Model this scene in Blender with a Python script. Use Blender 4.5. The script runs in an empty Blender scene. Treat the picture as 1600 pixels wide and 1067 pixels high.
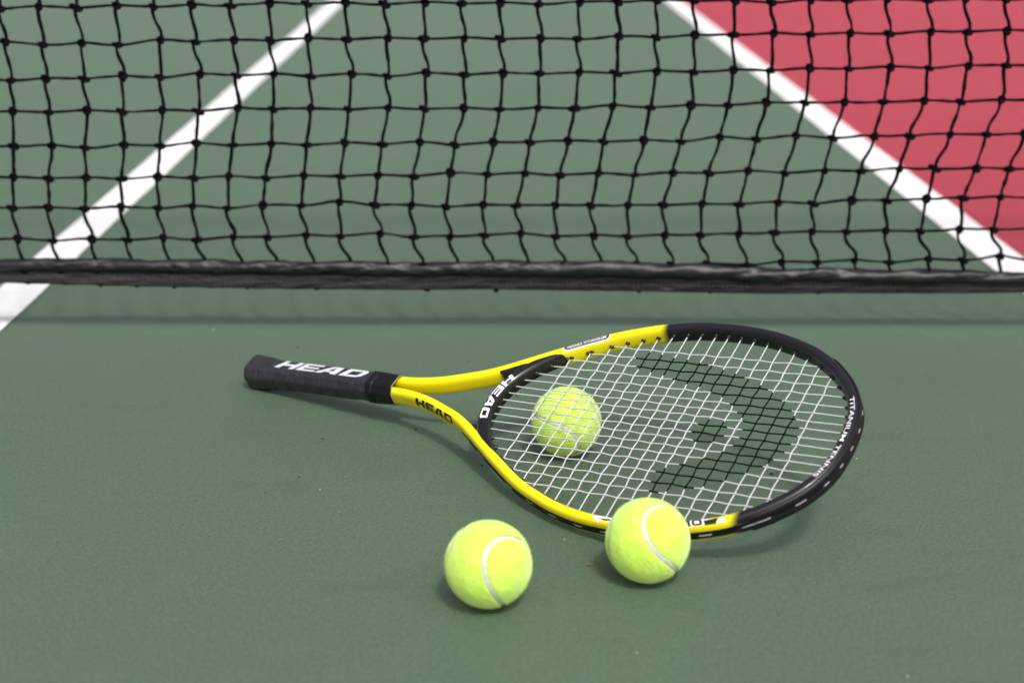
import bpy, bmesh, math, random
import numpy as np
from mathutils import Matrix, Vector

# ------------------------------------------------------------------ camera, sky, sun, exposure
SC = bpy.context.scene
COL = SC.collection
PITCH, HCAM, ROLL, PSI = 0.3094484, 0.5416597, 0.005, -0.01368157
cam_d = bpy.data.cameras.new('camera')
cam = bpy.data.objects.new('camera', cam_d); COL.objects.link(cam)
cam.matrix_world = (Matrix.Translation((0, 0, HCAM)) @ Matrix.Rotation(math.pi/2 - PITCH, 4, 'X')
                    @ Matrix.Rotation(ROLL, 4, 'Z'))
cam_d.sensor_width = 36.0
cam_d.lens = 2350/1600*36.0
cam_d.clip_start, cam_d.clip_end = 0.02, 400
cam_d.dof.use_dof = True
cam_d.dof.focus_distance = 1.37
cam_d.dof.aperture_fstop = 4.2
cam_d.dof.aperture_blades = 9
SC.camera = cam

SUN_DIR = Vector((0.22, -0.65, 1.0)).normalized()          # towards the sun
world = bpy.data.worlds.new('World'); SC.world = world
world.use_nodes = True
wn = world.node_tree
bg = wn.nodes['Background']
sky = wn.nodes.new('ShaderNodeTexSky')
sky.sky_type = 'NISHITA'; sky.sun_disc = False
sky.sun_elevation = math.asin(SUN_DIR.z)
sky.sun_rotation = math.atan2(SUN_DIR.x, SUN_DIR.y)
sky.air_density = 1.0; sky.dust_density = 6.0; sky.ozone_density = 1.0
hz = wn.nodes.new('ShaderNodeHueSaturation')             # thin high overcast: a paler sky
hz.inputs['Saturation'].default_value = 0.35
wn.links.new(sky.outputs[0], hz.inputs['Color']); wn.links.new(hz.outputs[0], bg.inputs[0])
bg.inputs[1].default_value = 0.15
sun_d = bpy.data.lights.new('sun', 'SUN')
sun_d.energy = 2.0; sun_d.angle = math.radians(6.2); sun_d.color = (1.0, 0.955, 0.89)
sun = bpy.data.objects.new('sun', sun_d); COL.objects.link(sun)
sun.rotation_euler = SUN_DIR.to_track_quat('Z', 'Y').to_euler()
SC.view_settings.view_transform = 'Standard'
SC.view_settings.look = 'None'
SC.view_settings.exposure = 0.13
SC.view_settings.gamma = 1.0
SC.view_settings.use_curve_mapping = False
SC.render.engine = 'CYCLES'
SC.cycles.use_denoising = True
SC.cycles.denoiser = 'OPENIMAGEDENOISE'
SC.cycles.denoising_input_passes = 'RGB_ALBEDO_NORMAL'
SC.cycles.denoising_prefilter = 'ACCURATE'
SC.cycles.max_bounces = 8

rnd = random.Random(7)
rng = np.random.default_rng(7)

# ------------------------------------------------------------------ helpers
def tag(o, label=None, cat=None, group=None, kind=None):
    if label: o['label'] = label
    if cat: o['category'] = cat
    if group: o['group'] = group
    if kind: o['kind'] = kind
    return o

def empty(name, loc=(0, 0, 0)):
    o = bpy.data.objects.new(name, None); COL.objects.link(o)
    o.location = loc; o.empty_display_size = 0.05
    return o

def mesh(name, V, F, mats, smooth=True):
    me = bpy.data.meshes.new(name)
    me.from_pydata([tuple(map(float, v)) for v in V], [], [tuple(int(i) for i in f) for f in F])
    for m in (mats if isinstance(mats, (list, tuple)) else [mats]): me.materials.append(m)
    if smooth: me.polygons.foreach_set('use_smooth', [True]*len(me.polygons))
    me.update()
    return me

def obj(name, me, parent=None, loc=None):
    o = bpy.data.objects.new(name, me); COL.objects.link(o)
    if parent: o.parent = parent
    if loc is not None: o.location = loc
    return o

def part(name, V, F, mats, parent, smooth=True, kind=None):
    o = obj(name, mesh(name, V, F, mats, smooth), parent)
    if kind: o['kind'] = kind
    return o

def grid_faces(nu, nv, closed_u=False, closed_v=False, base=0):
    F = []
    for i in range(nu if closed_u else nu-1):
        for j in range(nv if closed_v else nv-1):
            a, b = i*nv+j, i*nv+(j+1) % nv
            c, d = ((i+1) % nu)*nv+(j+1) % nv, ((i+1) % nu)*nv+j
            F.append((base+a, base+b, base+c, base+d))
    return F

def catmull(P, n):
    """dense curve through the points P, about n samples evenly spaced"""
    P = np.asarray(P, float)
    Q = np.vstack([2*P[0]-P[1], P, 2*P[-1]-P[-2]])
    out = []
    for i in range(1, len(Q)-2):
        t = np.linspace(0, 1, 24, endpoint=False)[:, None]
        p0, p1, p2, p3 = Q[i-1], Q[i], Q[i+1], Q[i+2]
        out.append(.5*((2*p1)+(-p0+p2)*t+(2*p0-5*p1+4*p2-p3)*t**2+(-p0+3*p1-3*p2+p3)*t**3))
    out = np.vstack(out+[P[-1:]])
    return resample(out, n)

def resample(P, n):
    d = np.r_[0, np.cumsum(np.linalg.norm(np.diff(P, axis=0), axis=1))]
    s = np.linspace(0, d[-1], n)
    return np.stack([np.interp(s, d, P[:, k]) for k in range(P.shape[1])], -1)

def tube(path, r, sides=8, caps=True, base=0, closed=False):
    """tube along a 3D path; r a number or one radius per point"""
    P = np.asarray(path, float); n = len(P)
    T = np.gradient(P, axis=0) if not closed else np.roll(P, -1, 0)-np.roll(P, 1, 0)
    T /= np.linalg.norm(T, axis=1)[:, None]+1e-12
    r = np.broadcast_to(np.asarray(r, float), (n,))
    ref = np.array([0, 0, 1.0]) if abs(T[0, 2]) < .9 else np.array([1.0, 0, 0])
    N = np.empty_like(P); v = ref-T[0]*(ref@T[0]); N[0] = v/np.linalg.norm(v)
    for i in range(1, n):
        v = N[i-1]-T[i]*(N[i-1]@T[i]); N[i] = v/(np.linalg.norm(v)+1e-12)
    B = np.cross(T, N)
    a = np.linspace(0, 2*np.pi, sides, endpoint=False)
    V = (P[:, None]+r[:, None, None]*(np.cos(a)[None, :, None]*N[:, None]+np.sin(a)[None, :, None]*B[:, None])).reshape(-1, 3)
    F = grid_faces(n, sides, closed, True, base)
    if caps and not closed:
        F.append(tuple(base+k for k in range(sides))[::-1]); F.append(tuple(base+(n-1)*sides+k for k in range(sides)))
    return V, F

class Bag:
    def __init__(s): s.V, s.F, s.n = [], [], 0
    def add(s, V, F):
        s.V.append(np.asarray(V, float)); s.F += [tuple(i+s.n for i in f) for f in F]; s.n += len(V)
    def verts(s): return np.vstack(s.V)

def vnoise(x, y, seed=0, octaves=3):
    """smooth 2D value noise for geometry"""
    x = np.asarray(x, float); y = np.asarray(y, float)+0*x
    tot = np.zeros(np.broadcast(x, y).shape); amp = 1.0
    for o in range(octaves):
        g = np.random.default_rng(seed*31+o).normal(size=(257, 257))
        xi, yi = np.floor(x).astype(int), np.floor(y).astype(int)
        fx, fy = x-xi, y-yi
        fx, fy = fx*fx*(3-2*fx), fy*fy*(3-2*fy)
        w = lambda i, j: g[i % 257, j % 257]
        tot += amp*((w(xi, yi)*(1-fx)+w(xi+1, yi)*fx)*(1-fy)+(w(xi, yi+1)*(1-fx)+w(xi+1, yi+1)*fx)*fy)
        x, y, amp = x*2.03+5.1, y*2.03+9.7, amp*.5
    return tot

# ------------------------------------------------------------------ materials
def new_mat(name):
    m = bpy.data.materials.new(name); m.use_nodes = True
    nt = m.node_tree
    return m, nt, nt.nodes['Principled BSDF']

def N(nt, typ, **kw):
    n = nt.nodes.new(typ)
    for k, v in kw.items():
        if k in ('inputs',):
            for kk, vv in v.items(): n.inputs[kk].default_value = vv
        else: setattr(n, k, v)
    return n

def noise_mix(nt, scale, c1, c2, lo=.35, hi=.65, detail=4, rough=.55, coord=None):
    tc = coord or N(nt, 'ShaderNodeTexCoord').outputs['Object']
    nz = N(nt, 'ShaderNodeTexNoise', inputs={'Scale': scale, 'Detail': detail, 'Roughness': rough})
    nt.links.new(tc, nz.inputs['Vector'])
    rp = N(nt, 'ShaderNodeMapRange', inputs={1: lo, 2: hi}); nt.links.new(nz.outputs[0], rp.inputs[0])
    mx = N(nt, 'ShaderNodeMix', data_type='RGBA')
    nt.links.new(rp.outputs[0], mx.inputs[0])
    for slot, c in ((6, c1), (7, c2)):
        if hasattr(c, 'links') or isinstance(c, bpy.types.NodeSocket): nt.links.new(c, mx.inputs[slot])
        else: mx.inputs[slot].default_value = (*c, 1)
    return mx.outputs[2], nz.outputs[0]

def bump(nt, b, height, strength, dist):
    bp = N(nt, 'ShaderNodeBump', inputs={'Strength': strength, 'Distance': dist})
    nt.links.new(height, bp.inputs['Height']); nt.links.new(bp.outputs[0], b.inputs['Normal'])
    return bp

def paint_mat(name, base, dark, light, rough=.42, spec=.80, grain=.72, relief=1.0):
    """sand-textured acrylic court paint"""
    m, nt, b = new_mat(name)
    tc = N(nt, 'ShaderNodeTexCoord').outputs['Object']
    col, _ = noise_mix(nt, 3.2, dark, base, .25, .72, 6, .6, tc)             # broad wear
    col, _ = noise_mix(nt, 21, col, light, .50, .95, 5, .6, tc)              # scuffed patches
    g0, h0 = noise_mix(nt, 330, tuple(c*.48 for c in base), tuple(min(1, c*1.58) for c in base), .41, .59, 5, .75, tc)
    g1, h1 = noise_mix(nt, 640, tuple(c*.5 for c in base), tuple(min(1, c*1.5) for c in base), .38, .62, 3, .65, tc)
    mx = N(nt, 'ShaderNodeMix', data_type='RGBA', inputs={0: grain})
    m0 = N(nt, 'ShaderNodeMix', data_type='RGBA', inputs={0: .5}); nt.links.new(g0, m0.inputs[6]); nt.links.new(g1, m0.inputs[7])
    nt.links.new(col, mx.inputs[6]); nt.links.new(m0.outputs[2], mx.inputs[7])
    # faint drawn-out scuffs
    mp = N(nt, 'ShaderNodeMapping'); mp.inputs['Scale'].default_value = (3.0, 17.0, 1.0); mp.inputs['Rotation'].default_value = (0, 0, .14)
    nt.links.new(tc, mp.inputs['Vector'])
    sn = N(nt, 'ShaderNodeTexNoise', inputs={'Scale': 1.6, 'Detail': 7.0, 'Roughness': .62, 'Distortion': .6}); nt.links.new(mp.outputs[0], sn.inputs['Vector'])
    sr = N(nt, 'ShaderNodeMapRange', inputs={1: .56, 2: .74, 3: 0.0, 4: .30}); nt.links.new(sn.outputs[0], sr.inputs[0])
    sm = N(nt, 'ShaderNodeMix', data_type='RGBA'); nt.links.new(sr.outputs[0], sm.inputs[0]); nt.links.new(mx.outputs[2], sm.inputs[6])
    sm.inputs[7].default_value = (*[c*.55 for c in base], 1)
    mx = sm
    # stray dark pores
    vo = N(nt, 'ShaderNodeTexVoronoi', inputs={'Scale': 150.0}); nt.links.new(tc, vo.inputs['Vector'])
    rp = N(nt, 'ShaderNodeMapRange', inputs={1: .07, 2: .13, 3: .55, 4: 0.0}); nt.links.new(vo.outputs['Distance'], rp.inputs[0])
    nz = N(nt, 'ShaderNodeTexNoise', inputs={'Scale': 9.0, 'Detail': 3.0}); nt.links.new(tc, nz.inputs['Vector'])
    r2 = N(nt, 'ShaderNodeMapRange', inputs={1: .50, 2: .66}); nt.links.new(nz.outputs[0], r2.inputs[0])
    mu = N(nt, 'ShaderNodeMath', operation='MULTIPLY'); nt.links.new(rp.outputs[0], mu.inputs[0]); nt.links.new(r2.outputs[0], mu.inputs[1])
    m3 = N(nt, 'ShaderNodeMix', data_type='RGBA'); nt.links.new(mu.outputs[0], m3.inputs[0]); nt.links.new(mx.outputs[2], m3.inputs[6])
    m3.inputs[7].default_value = (*[c*.35 for c in base], 1)
    nt.links.new(m3.outputs[2], b.inputs['Base Color'])
    n2 = N(nt, 'ShaderNodeTexNoise', inputs={'Scale': 260.0, 'Detail': 5.0, 'Roughness': .75}); nt.links.new(tc, n2.inputs['Vector'])
    bump(nt, b, n2.outputs[0], relief, .0028)
    b.inputs['Roughness'].default_value = rough
    b.inputs['Specular IOR Level'].default_value = spec
    return m

M_GREEN = paint_mat('court_green_paint', (.080, .137, .081), (.062, .109, .064), (.112, .168, .110))
M_RED = paint_mat('court_red_paint', (.40, .034, .060), (.345, .029, .052), (.44, .052, .080), .55, .45)
M_LINE = paint_mat('white_line_paint', (.90, .89, .90), (.84, .83, .84), (.93, .93, .93), .5, .5, .22, .5)

def plain(name, col, rough=.5, spec=.5, coat=0.0, metal=0.0, noise=None, nb=None):
    m, nt, b = new_mat(name)
    b.inputs['Base Color'].default_value = (*col, 1)
    b.inputs['Roughness'].default_value = rough
    b.inputs['Specular IOR Level'].default_value = spec
    b.inputs['Coat Weight'].default_value = coat
    b.inputs['Coat Roughness'].default_value = .12
    b.inputs['Metallic'].default_value = metal
    if noise:
        c, h = noise_mix(nt, noise[0], tuple(x*noise[1] for x in col), tuple(min(1, x*noise[2]) for x in col))
        nt.links.new(c, b.inputs['Base Color'])
    if nb:
        n2 = N(nt, 'ShaderNodeTexNoise', inputs={'Scale': nb[0], 'Detail': 4.0})
        nt.links.new(N(nt, 'ShaderNodeTexCoord').outputs['Object'], n2.inputs['Vector'])
        bump(nt, b, n2.outputs[0], nb[1], nb[2])
    return m

M_CORD = plain('black_net_cord', (.004, .004, .005), .95, .06, noise=(900, .6, 1.6), nb=(1400, .8, .0006))
M_VINYL = plain('black_vinyl_tape', (.0075, .0066, .0085), .44, .38, noise=(60, .7, 1.4), nb=(200, .3, .0010))
M_THREAD = plain('grey_thread', (.085, .066, .070), .9, .2)
M_CANVAS = plain('white_canvas_band', (.74, .74, .72), .8, .2, noise=(120, .9, 1.05))
M_STRING = plain('white_string', (.52, .53, .57), .38, .5, noise=(300, .93, 1.05))
M_SHADESTR = plain('shaded_string_run', (.24, .25, .28), .5, .4)  # same white string, the channel's shade put into its colour
M_INK = plain('black_stencil_ink', (.003, .003, .0035), .8, .08)
M_BLACK = plain('glossy_black_plastic', (.008, .0075, .0095), .24, .36, .15, nb=(60, .06, .0006))
M_SATIN = plain('satin_black_plastic', (.007, .0066, .008), .42, .26, nb=(300, .1, .0004))
M_GROM = plain('grommet_black', (.009, .009, .010), .35, .5)
M_GRIP = plain('black_grip_wrap', (.022, .021, .027), .38, .5, noise=(60, .85, 1.2), nb=(900, .22, .0004))
M_WHITE = plain('white_print', (.80, .80, .82), .45, .4)
M_PRINT = plain('black_print', (.012, .012, .012), .35, .4)
M_ORANGE = plain('orange_print', (.55, .16, .03), .4, .4)
M_SILVER = plain('silver_print', (.17, .16, .14), .35, .5, metal=.4, noise=(700, .55, 1.5))
M_DKPLATE = plain('dark_plate', (.05, .045, .02), .35, .5)
M_SEAM = plain('ball_seam_rubber', (.58, .59, .54), .85, .25, noise=(200, .9, 1.06))

def frame_mat():
    m, nt, b = new_mat('yellow_and_black_frame_paint')
    tc = N(nt, 'ShaderNodeTexCoord').outputs['Object']
    sp = N(nt, 'ShaderNodeSeparateXYZ'); nt.links.new(tc, sp.inputs[0])
    gt = N(nt, 'ShaderNodeMath', operation='GREATER_THAN', inputs={1: 0.0}); nt.links.new(sp.outputs['Y'], gt.inputs[0])
    u0 = N(nt, 'ShaderNodeMapRange', inputs={1: 0.0, 2: 1.0, 3: .1225, 4: -.0435}); nt.links.new(gt.outputs[0], u0.inputs[0])
    df = N(nt, 'ShaderNodeMath', operation='SUBTRACT'); nt.links.new(sp.outputs['X'], df.inputs[0]); nt.links.new(u0.outputs[0], df.inputs[1])
    rp = N(nt, 'ShaderNodeMapRange', interpolation_type='SMOOTHSTEP', inputs={1: -.0055, 2: .0035}); nt.links.new(df.outputs[0], rp.inputs[0])
    mx = N(nt, 'ShaderNodeMix', data_type='RGBA')
    nt.links.new(rp.outputs[0], mx.inputs[0])
    mx.inputs[6].default_value = (.83, .70, .006, 1); mx.inputs[7].default_value = (.010, .009, .013, 1)
    nt.links.new(mx.outputs[2], b.inputs['Base Color'])
    b.inputs['Roughness'].default_value = .34
    b.inputs['Specular IOR Level'].default_value = .28
    b.inputs['Coat Weight'].default_value = .22; b.inputs['Coat Roughness'].default_value = .08
    return m
M_FRAME = frame_mat()

def felt_mat(name, k=1.0):
    m, nt, b = new_mat(name)
    c, h = noise_mix(nt, 95, (.58*k, .85*k, .055*k), (.67*k, .93*k, .18*k), .3, .7, 5, .7)
    nt.links.new(c, b.inputs['Base Color'])
    n2 = N(nt, 'ShaderNodeTexNoise', inputs={'Scale': 420.0, 'Detail': 5.0, 'Roughness': .75})
    nt.links.new(N(nt, 'ShaderNodeTexCoord').outputs['Object'], n2.inputs['Vector'])
    bump(nt, b, n2.outputs[0], .7, .0014)
    b.inputs['Roughness'].default_value = 1.0; b.inputs['Specular IOR Level'].default_value = .1
    b.inputs['Sheen Weight'].default_value = 1.0; b.inputs['Sheen Roughness'].default_value = .35
    b.inputs['Sheen Tint'].default_value = (.95, 1, .85, 1)
    return m
M_FELT = felt_mat('yellow_green_felt')
M_FIBRE = plain('felt_fibre', (.70, .92, .25), .9, .1)

# ------------------------------------------------------------------ court (turned by PSI about z)
cP, sP = math.cos(PSI), math.sin(PSI)
DIR = np.array([sP, cP, 0.0])          # along the side lines, away from the camera
NETD = np.array([cP, -sP, 0.0])        # along the net
def sheet(name, x0, x1, y0, y1, z, mat, label, nx=1, ny=1, wob=0.0):
    xs, ys = np.linspace(x0, x1, nx+1), np.linspace(y0, y1, ny+1)
    V = []
    for i, x in enumerate(xs):
        for j, y in enumerate(ys):
            xx = x+(wob*float(vnoise(np.array(y*9.0), np.array(x*7.0), 5)) if wob and i in (0, nx) else 0)
            V.append((xx, y, z))
    o = part(name, V, grid_faces(nx+1, ny+1), mat, None, smooth=False)
    # grid_faces winds downwards for this layout: flip
    o.data.flip_normals()
    o.rotation_euler = (0, 0, -PSI)
    tag(o, label, None, None, 'structure')
    return o
sheet('ground', -140, 140, -60, 200, -.004, M_RED, 'red surround paving stretching away around the court')
sheet('court', -9.65, .7300, -9, 13.7, 0.0, M_GREEN, 'green sand-textured tennis court surface')
sheet('singles_sideline', -.6505, -.5900, -8.5, 13.55, .0015, M_LINE, 'white sideline painted on green between the two halves of the court', 1, 900, .0006)
sheet('doubles_sideline', .6990, .7630, -8.5, 13.55, .0015, M_LINE, 'white sideline painted between the green court and the red surround', 1, 900, .0006)
sheet('baseline', -9.0, .7630, 13.55, 13.65, .0015, M_LINE, 'white baseline painted far behind the net')

# ------------------------------------------------------------------ ray helper: where a sight line of the photograph meets a real plane
_cp, _sp = math.cos(PITCH), math.sin(PITCH)
def ray(px, py):
    c, s = math.cos(ROLL), math.sin(ROLL)
    x0, y0 = px-800, py-533.5
    x, y = (c*x0+s*y0)/2350, -(-s*x0+c*y0)/2350
    return np.array([x, _cp+y*_sp, -_sp+y*_cp])
NET_D = 1.732                           # distance of the net plane along DIR
def on_net(px, py):
    """(across, height) in the net plane"""
    r = ray(px, py); t = NET_D/(r@DIR)
    p = np.array([0, 0, HCAM])+r*t
    return p@NETD, p[2]
def on_ground(px, py):
    r = ray(px, py); return np.array([0, 0, HCAM])-r*HCAM/r[2]

# ------------------------------------------------------------------ net
# knots surveyed row by row (photo pixels), from the top row in view downwards
ROWS_X = [
 [0,61,119,182,240,300,359,421,479,540,601,664,721,782,841,906,965,1027,1085,1149,1205,1267,1325,1387,1450,1509,1571,1632],
 [9,67,127,184,251,305,366,422,482,542,606,662,725,782,845,902,967,1025,1086,1145,1209,1266,1329,1389,1454,1511,1574,1634],
 [17.5,71,130,192.5,250,312.5,369,427.5,484,550,605,666,725,786,842.5,905,962.5,1026,1082.5,1146,1203,1266,1325,1391,1450,1514,1572,1632],
 [20,75,136,191,254,309,371,426,486,544,606,662.5,725,780,840,897.5,957.5,1015,1079,1137.5,1197.5,1257.5,1319,1379,1444,1501,1565,1624],
 [21,80,132.5,194,250,306,362.5,424,479,539,596,656,710,771,827.5,887.5,942.5,1006,1062.5,1125,1181,1244,1300,1365,1421,1485,1541,1600],
 [20,75,135,190,246,302.5,357.5,415,475,531,590,646,704,761,820,875,935,991,1051,1107.5,1169,1225,1287.5,1344,1405,1461,1525,1576],
 [19,76,132.5,190,246,300,355,411,470,530,585,642.5,696,755,806,867.5,922.5,981,1036,1097.5,1154,1215,1270,1331,1385,1447.5,1504,1562.5],
 [27.5,82.5,144,197.5,255,307.5,365,417.5,477.5,531,594,646,702.5,756,814,867.5,927.5,980,1039,1094,1154,1209,1269,1322.5,1384,1437.5,1499,1552.5],
 [37.5,94,150,206,265,321,379,432.5,490,546,604,661,714,770,824,881,937.5,994,1050,1105,1164,1221,1276,1335,1387.5,1450,1504,1562.5]]
ROWS_Y = [
 [13.7,10,12.5,8.7,11,7.5,9.5,5,7,4.5,7,4,6,4.5,7,3,3,1,2.5,1,4,0,1,-2,1,-2,0,-3],
 [65.5,70,67.5,70.5,62,65.5,62.5,64,60,62,59,61,59.5,61,60,61,57,59,55,54.5,52,54,52,53,49,50,47.5,49],
 [126,123,124,119,121,115,119,115.5,119,115.5,119,114,117,114,115,113,115,111,112.5,109,110,107.5,107.5,104.5,106,102,102.5,101],
 [174,176,172.5,175,172,174.5,169,171,169,171,168,171,169,171,168,170,165.5,168,164,165,160.5,161,159,159,157,159,156,157],
 [229,227.5,231,226,227.5,224,227,224,226,223,226,222,226,222,222.5,220,222,219,221,214.5,217.5,212.5,215.5,212,212.5,210,210,209],
 [277.5,279.5,277,279,276,279,276,278,274.5,276,274,275.5,269.5,272.5,271,274,271,273,269.5,271,267,270,265.5,267,263,264,262.5,264],
 [325.5,324,326,323,325.5,322.5,325,320,321,315.5,320,319.5,322,320,321,320,320.5,320,320.5,319,319,315.5,318,313,314,310.5,309,307],
 [373,375.5,372.5,375,372,374,370,370,367.5,369,364.5,370,369,367.5,365,369,367,369.5,367.5,367.5,364.5,363,362,362.5,360.5,361,358,359],
 [422,420,422,419,421,418,420,417,419,416,418,415,418,415,417,414,416,413,415,412,413,409,410,406,409,404,406,400.5]]
NC, LEFT, RIGHT = 28, 7, 9
PITCH_M = .0440
rows = []
for X, Y in zip(ROWS_X, ROWS_Y):
    rows.append([on_net(x, y) for x, y in zip(X, Y)])
# rows above the picture, up to the head band
top_z = .875
up = []
z0 = np.mean([q[1] for q in rows[0]])
nup = int(round((top_z-z0)/PITCH_M))
step = (top_z-z0)/nup
for k in range(nup, 0, -1):
    f = min(1.0, k/4)
    up.append([(q[0]*(1-f)+f*(rows[0][13][0]+(i-13)*.0456)-.002*math.sin(k*.9)+rnd.uniform(-.0012, .0012), q[1]*(1-f)+f*z0+k*step+rnd.uniform(-.0012, .0012)) for i, q in enumerate(rows[0])])
NUP = len(up)
rows = up+rows
full = []
for r in rows:
    dl = (r[6][0]-r[0][0])/6; dr = (r[27][0]-r[21][0])/6
    L = [(r[0][0]-dl*k+rnd.uniform(-.001, .001), r[k % 6][1]+rnd.uniform(-.001, .001)) for k in range(LEFT, 0, -1)]
    R = [(r[27][0]+dr*k+rnd.uniform(-.001, .001), r[27-k % 6][1]+rnd.uniform(-.001, .001)) for k in range(1, RIGHT+1)]
    full.append(L+list(r)+R)
NR, NCT = len(full), NC+LEFT+RIGHT
DEP = [[.0016*math.sin(1.3*j+.7*i)+rnd.uniform(-.0012, .0012) for j in range(NCT)] for i in range(NR)]
def netp(a, z, d=0.0): return NETD*a+DIR*(NET_D+d)+np.array([0, 0, z])
K = [[netp(full[i][j][0], full[i][j][1], DEP[i][j]) for j in range(NCT)] for i in range(NR)]
net = empty('tennis_net', netp(0, 0))
NET_O = np.array(net.location)
tag(net, 'knotted black tennis net with a black vinyl bottom tape hanging across the court', 'tennis net')
CR = .00202
EX, EZ = NETD, np.array([0, 0, 1.0])
def bez(p0, p1, p2, p3, n):
    t = np.linspace(0, 1, n)[:, None]
    return (1-t)**3*p0+3*(1-t)**2*t*p1+3*(1-t)*t*t*p2+t**3*p3
def cord_noise(P, seed):
    k = np.arange(len(P))
    return P+np.stack([vnoise(k*.35, 3.1+seed, seed % 17, 2), vnoise(k*.35, 9.3+seed, 3+seed % 11, 2), vnoise(k*.35, 17.9+seed, 5+seed % 7, 2)], -1)*.00022
# tape line (photo survey): upper and lower edge
TX = [-260, 0, 200, 400, 600, 800, 1000, 1100, 1200, 1400, 1600, 1900]
TU = [404, 404, 405, 407.5, 410, 410.5, 411, 412.5, 416, 420.5, 426, 434]
TL = [438, 439.5, 445, 449, 452.5, 454, 455.5, 456, 457, 457.5, 457.5, 457.5]
tape_pts = []
for x in np.linspace(-260, 1900, 120):
    u_ = on_net(x, np.interp(x, TX, TU)); l_ = on_net(x, np.interp(x, TX, TL))
    tape_pts.append(((u_[0]+l_[0])/2, u_[1], l_[1]))
tape_pts = np.array(tape_pts)
def tape_at(a): return np.interp(a, tape_pts[:, 0], tape_pts[:, 1]), np.interp(a, tape_pts[:, 0], tape_pts[:, 2])
# vertical cords: one part each, leaning from knot to knot
for j in range(NCT):
    P = []
    for i in range(NR-1):
        a, b = K[i][j], K[i+1][j]
        if i >= NUP:   # lean grows where the photo shows the slack rows
            sw = .0026 if (i-NUP) < 3 else (.0012 if (i-NUP) < 5 else .0024)
        else: sw = .0022
        sw *= rnd.uniform(.5, 1.05)
        h = np.linalg.norm(b-a)
        a2 = a-EX*sw*.7-EZ*.002; b2 = b+EX*sw*.8+EZ*.003
        seg = bez(a2, a2-EX*sw*.15-EZ*h*.42+DIR*rnd.uniform(-.001, .001), b2+EX*sw*.5+EZ*h*.30, b2, 9)
        P.append(seg)
    a = K[NR-1][j]; tu, tl = tape_at(a@NETD)
    end = NETD*(a@NETD+.0035)+DIR*(NET_D-.001)+np.array([0, 0, min(tu-.004, a[2]-.006)])
    P.append(bez(a-EX*.001, a-EX*.001-EZ*.004, end+EZ*.003, end, 5))
    P = cord_noise(np.vstack(P), j)-NET_O
    V, F = tube(P, CR*(1+.13*vnoise(np.arange(len(P))*.5, j*1.7, 2, 2)), 7)
    part('vertical_cord', V, F, M_CORD, net)
for i in range(NR):
    P = []
    for j in range(NCT-1):
        a, b = K[i][j], K[i][j+1]
        a2, b2 = a+EX*.003, b-EX*.003
        sag = rnd.uniform(-.0007, .0004)
        P.append(bez(a2, a2+EX*.012+EZ*(sag+rnd.uniform(-.0003, .0003)), b2-EX*.012+EZ*(sag+rnd.uniform(-.0003, .0003)), b2, 8))
    P = cord_noise(np.vstack(P), 60+i)-NET_O
    V, F = tube(P, CR*.80*(1+.12*vnoise(np.arange(len(P))*.5, i*2.3, 4, 2)), 7)
    part('horizontal_cord', V, F, M_CORD, net)
# knots: four shapes of one tightly drawn sheet bend
def knot_mesh(w, h, seed):
    r = random.Random(seed); B = Bag()
    t = np.linspace(0, 2*np.pi, 22, endpoint=False)
    loop = np.stack([w*np.cos(t)*.62, -.0013+.0017*np.sin(2*t+.4), h*np.sin(t)*.55], -1)
    B.add(*tube(loop, .00185, 6, closed=True))
    t2 = np.linspace(-.2, np.pi*1.75, 16)
    l2 = np.stack([w*.30*np.cos(t2)+w*.15, .0016*np.sin(t2*1.3+1), h*.62*np.sin(t2)-h*.08], -1)
    B.add(*tube(l2, .00180, 6))
    t3 = np.linspace(0, 1, 8)
    l3 = np.stack([(-.95+1.9*t3)*w*.62, -.0011*np.sin(t3*3.1), h*(.25-.5*t3)+r.uniform(-.0003, .0003)], -1)
    B.add(*tube(l3, .00205, 6))
    return mesh('knot', B.verts(), B.F, M_CORD)
KM = [knot_mesh(.0068, .0036, 1), knot_mesh(.0047, .0060, 2), knot_mesh(.0072, .0032, 3), knot_mesh(.0045, .0056, 4)]
RZ = Matrix.Rotation(-PSI, 4, 'Z')
far_bag = Bag()
for i in range(NR):
    for j in range(NCT):
        me = KM[((i+j) % 2)+2*(rnd.random() < .4)]
        p = Vector(K[i][j]-NET_O)
        M = Matrix.Translation(p) @ RZ @ Matrix.Rotation(rnd.uniform(-.2, .35)+(.35 if (i+j) % 2 else .12), 4, 'Y') @ Matrix.Rotation(rnd.uniform(-.5, .5), 4, 'Z') @ Matrix.Diagonal((rnd.uniform(1.0, 1.4), rnd.uniform(.9, 1.1), rnd.uniform(.9, 1.2), 1))
        if i >= NUP and LEFT-1 <= j < LEFT+NC+1:
            o = obj('knot', me, net); o.matrix_local = M
        else:
            co = np.empty(len(me.vertices)*3); me.vertices.foreach_get('co', co)
            co = np.c_[co.reshape(-1, 3), np.ones(len(me.vertices))] @ np.array(M).T
            far_bag.add(co[:, :3], [tuple(p_.vertices) for p_ in me.polygons])
part('upper_knots', far_bag.verts(), far_bag.F, M_CORD, net, kind='stuff')

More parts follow.
